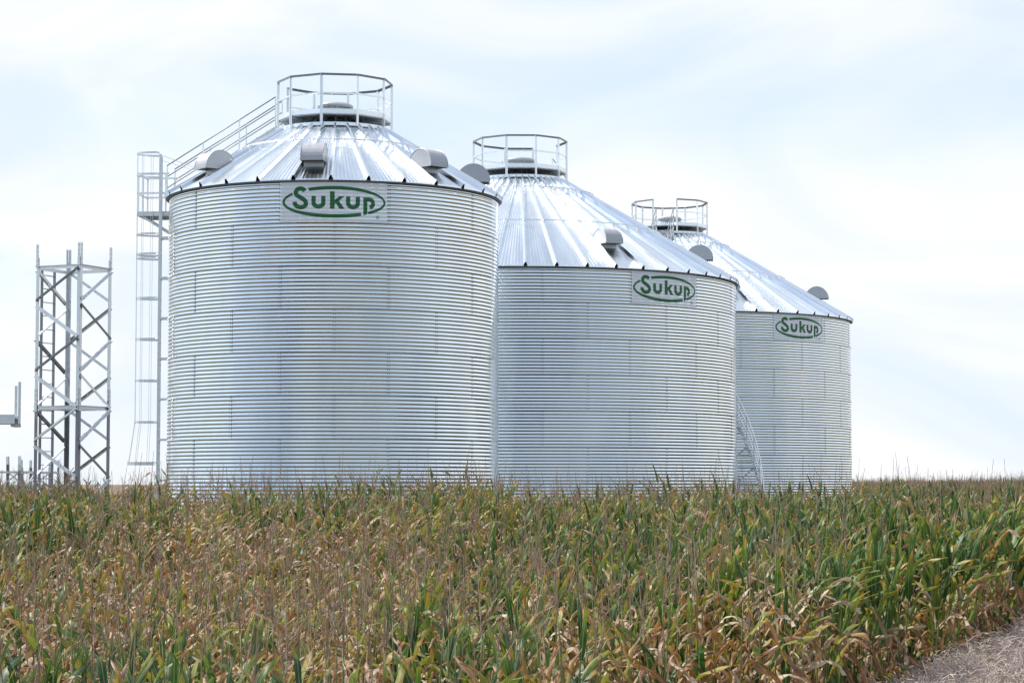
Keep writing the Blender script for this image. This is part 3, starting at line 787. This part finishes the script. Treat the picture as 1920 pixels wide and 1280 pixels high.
# beyond the grass verge the field widens to the right
for i in range(26000):
    y = 34 + 400 * rng.random() ** 1.6; x = rng.uniform(edge_x(y) - .2 if y < 60 else edge_x(min(y, 60)), .232 * y + 2.2)
    if y > 54 and x < 15.6 + (y > 80) * 2: continue
    if x < edge_x(y) and y < 60: continue
    if y < 37 and x > edge_x(y): continue
    if rng.random() > 1: continue
    PL.append((x, y, 9))
def hv(x, y): return 1 + .09 * noise.noise(Vector((x * .45, y * .3, 5.5)))
PL = [p for p in PL if noise.noise(Vector((p[0] * 1.1, p[1] * .7, 7.7))) > -.34]      # thin, lodged spots
def vis(p):
    x, y, d = p
    if abs(x) > .229 * y: return 0
    ztop = ground(x, y) + 2.15
    if ztop < -.092 * y: return 0
    return ((2.2 if d < .3 and y > 12 else .6) + 0 * x) / y
order = sorted(PL, key=vis, reverse=True)
near = order[:290]; rest = order[290:]
def pick(x, y):
    b = brownness(x, y) + rng.gauss(0, .10)
    ty = 0 if b < .34 else (1 if b < .58 else 2)
    return ty * 8 + rng.randrange(8)
LAB = {'green': 'mostly green tasselled corn plant', 'mixed': 'half withered yellowing corn plant', 'brown': 'dried brown corn plant'}
protos = {}
STALKM = [p[2].mesh('stalk', M_stalk, True) for p in PLANS]
for x, y, d in near:
    k = pick(x, y); ty, H, sb, (bx, by), lv, ti, (ei, ez, ey) = PLANS[k]
    if k not in protos:
        r = thing('corn_plant', LAB[ty], 'corn plant', (0, 0, 0), 0)
        kids = [obj('stalk', STALKM[k], r)]
        for kd, li, p, yw, s, tl in lv: kids.append(obj('leaf', LEAFM[kd][li], r, p, (tl, 0, yw), (s, s, s)))
        if ti < 10: kids.append(obj('tassel', TASM[ti], r, (bx, by, H - .03)))
        kids.append(obj('ear', EARM[ei], r, (bx * .2, by * .2, ez), (0, 0, ey)))
        protos[k] = (r, kids)
    else:
        r0, kd0 = protos[k]; r = r0.copy(); COL.objects.link(r)
        for c0 in kd0:
            c = c0.copy(); COL.objects.link(c); c.parent = r
    sc = max(.84, min(1.13, rng.gauss(.99, .055))) * hv(x, y)
    px = 960 + F * x / y
    place = 'in the outermost row beside the dry grass' if d < .3 and y > 17 else ('at the lower left corner of the photo' if px < 480 else 'at the bottom left of centre' if px < 880 else 'at the bottom right of centre')
    r['label'] = LAB[ty] + ' ' + place; r['group'] = ty + ' corn plants ' + place
    r.location = (x, y, ground(x, y) - .03); r.scale = (sc, sc, sc); r.rotation_euler = (rng.gauss(0, .05), rng.gauss(0, .05), rng.uniform(0, 6.28))

def scatter(name, pts, coll, mat_none=None):
    "pts: (x,y,z, rx,ry,rz, scale, index) -> one stuff object of instances"
    me = bpy.data.meshes.new(name); me.from_pydata([p[:3] for p in pts], [], [])
    a = me.attributes.new('rot', 'FLOAT_VECTOR', 'POINT'); a.data.foreach_set('vector', [c for p in pts for c in p[3:6]])
    a = me.attributes.new('scl', 'FLOAT', 'POINT'); a.data.foreach_set('value', [p[6] for p in pts])
    a = me.attributes.new('idx', 'INT', 'POINT'); a.data.foreach_set('value', [p[7] for p in pts])
    o = obj(name, me); o['kind'] = 'stuff'
    ng = bpy.data.node_groups.new(name, 'GeometryNodeTree')
    ng.interface.new_socket('Geometry', in_out='INPUT', socket_type='NodeSocketGeometry'); ng.interface.new_socket('Geometry', in_out='OUTPUT', socket_type='NodeSocketGeometry')
    gi, go = N(ng, 'NodeGroupInput'), N(ng, 'NodeGroupOutput')
    ip = N(ng, 'GeometryNodeInstanceOnPoints'); ci = N(ng, 'GeometryNodeCollectionInfo'); ci.inputs['Collection'].default_value = coll
    ci.inputs['Separate Children'].default_value = True; ci.inputs['Reset Children'].default_value = True
    ip.inputs['Pick Instance'].default_value = True
    def na(nm, ty):
        q = N(ng, 'GeometryNodeInputNamedAttribute', data_type=ty); q.inputs['Name'].default_value = nm; return q.outputs['Attribute']
    l = ng.links.new
    l(gi.outputs[0], ip.inputs['Points']); l(ci.outputs[0], ip.inputs['Instance']); l(na('idx', 'INT'), ip.inputs['Instance Index'])
    l(na('rot', 'FLOAT_VECTOR'), ip.inputs['Rotation']); l(na('scl', 'FLOAT'), ip.inputs['Scale']); l(ip.outputs[0], go.inputs[0])
    md = o.modifiers.new('scatter', 'NODES'); md.node_group = ng
    return o
pts = []
for x, y, d in rest:
    pts.append((x, y, ground(x, y) - .03, rng.gauss(0, .06), rng.gauss(0, .06), rng.uniform(0, 6.28), max(.82, min(1.16, rng.gauss(.985, .06))) * hv(x, y), pick(x, y) if y < 90 else rng.randrange(24)))
cf = scatter('corn_field', pts, VAR); cf['label'] = 'wide field of ripening corn stretching up to the bins and the horizon'
# far field: rough canopy sheet
def far(x, y): return -.10 + .16 * noise.noise(Vector((x * .7, y * .25, 0))) - (1.9 if y < 262 else 0)
ff = grid([-1600, -900, -500, -260] + [-150 + 6 * i for i in range(60)] + [260, 500, 900, 1600], [258, 262] + [270 + 8 * i * (1 + i * .12) for i in range(34)], far, 'far_corn_field', flat('far_corn', (.20, .145, .10), .9, .3, .3))
ff['kind'] = 'stuff'

# ------------------------------------------------------------------ dry grass verge
GR = bpy.data.collections.new('grass_kinds')
for q in range(8):
    b = MB(); g2 = random.Random(50 + q)
    for i in range(26):
        a = g2.uniform(0, 6.28); e = g2.uniform(.1, .9); Lg = g2.uniform(.25, .62); p = Vector((g2.gauss(0, .06), g2.gauss(0, .06), 0)); d = Vector((cos(a) * e, sin(a) * e, 1)).normalized(); P = [p]
        for k in range(5): d = (d + Vector((cos(a) * .12, sin(a) * .12, -.12 * e))).normalized(); P.append(P[-1] + d * Lg / 5)
        b.tube(P, [.004, .0038, .0034, .003, .0026, .002], 3, cap=False)
        if i % 2 == 0:
            for k in range(9):
                s0 = P[3] + (P[5] - P[3]) * (k / 9); a2 = g2.uniform(0, 6.28); dd = Vector((cos(a2), sin(a2), g2.uniform(-.2, .8))).normalized()
                b.tube([s0, s0 + dd * .07, s0 + dd * .12 + Vector((0, 0, -.02))], [.0026, .0022, .003], 3, cap=False)
    me = b.mesh('grass_kind', M_grass if q < 7 else M_grass2); o = bpy.data.objects.new('grass_kind_%d' % q, me); GR.objects.link(o)
gp = []
for i in range(14000):
    y = rng.uniform(9, 41); x = edge_x(y) + abs(rng.gauss(0, 2.4)) - .25
    if rng.random() < .4: x = rng.uniform(edge_x(y), .235 * y + 2)
    if x > .235 * y + 2: continue
    gp.append((x, y, ground(x, y) - .02, rng.gauss(0, .15), rng.gauss(0, .15), rng.uniform(0, 6.28), rng.uniform(.45, 1.15) * (1.25 if rng.random() < .15 else 1) * (.6 + .4 * min(1, max(0, x - edge_x(y)) / 1.0)) * (1.45 if rng.random() < .06 else 1), rng.randrange(8)))
gv = scatter('dry_grass', gp, GR); gv['label'] = 'pale dry feathery grass along the right edge of the corn'
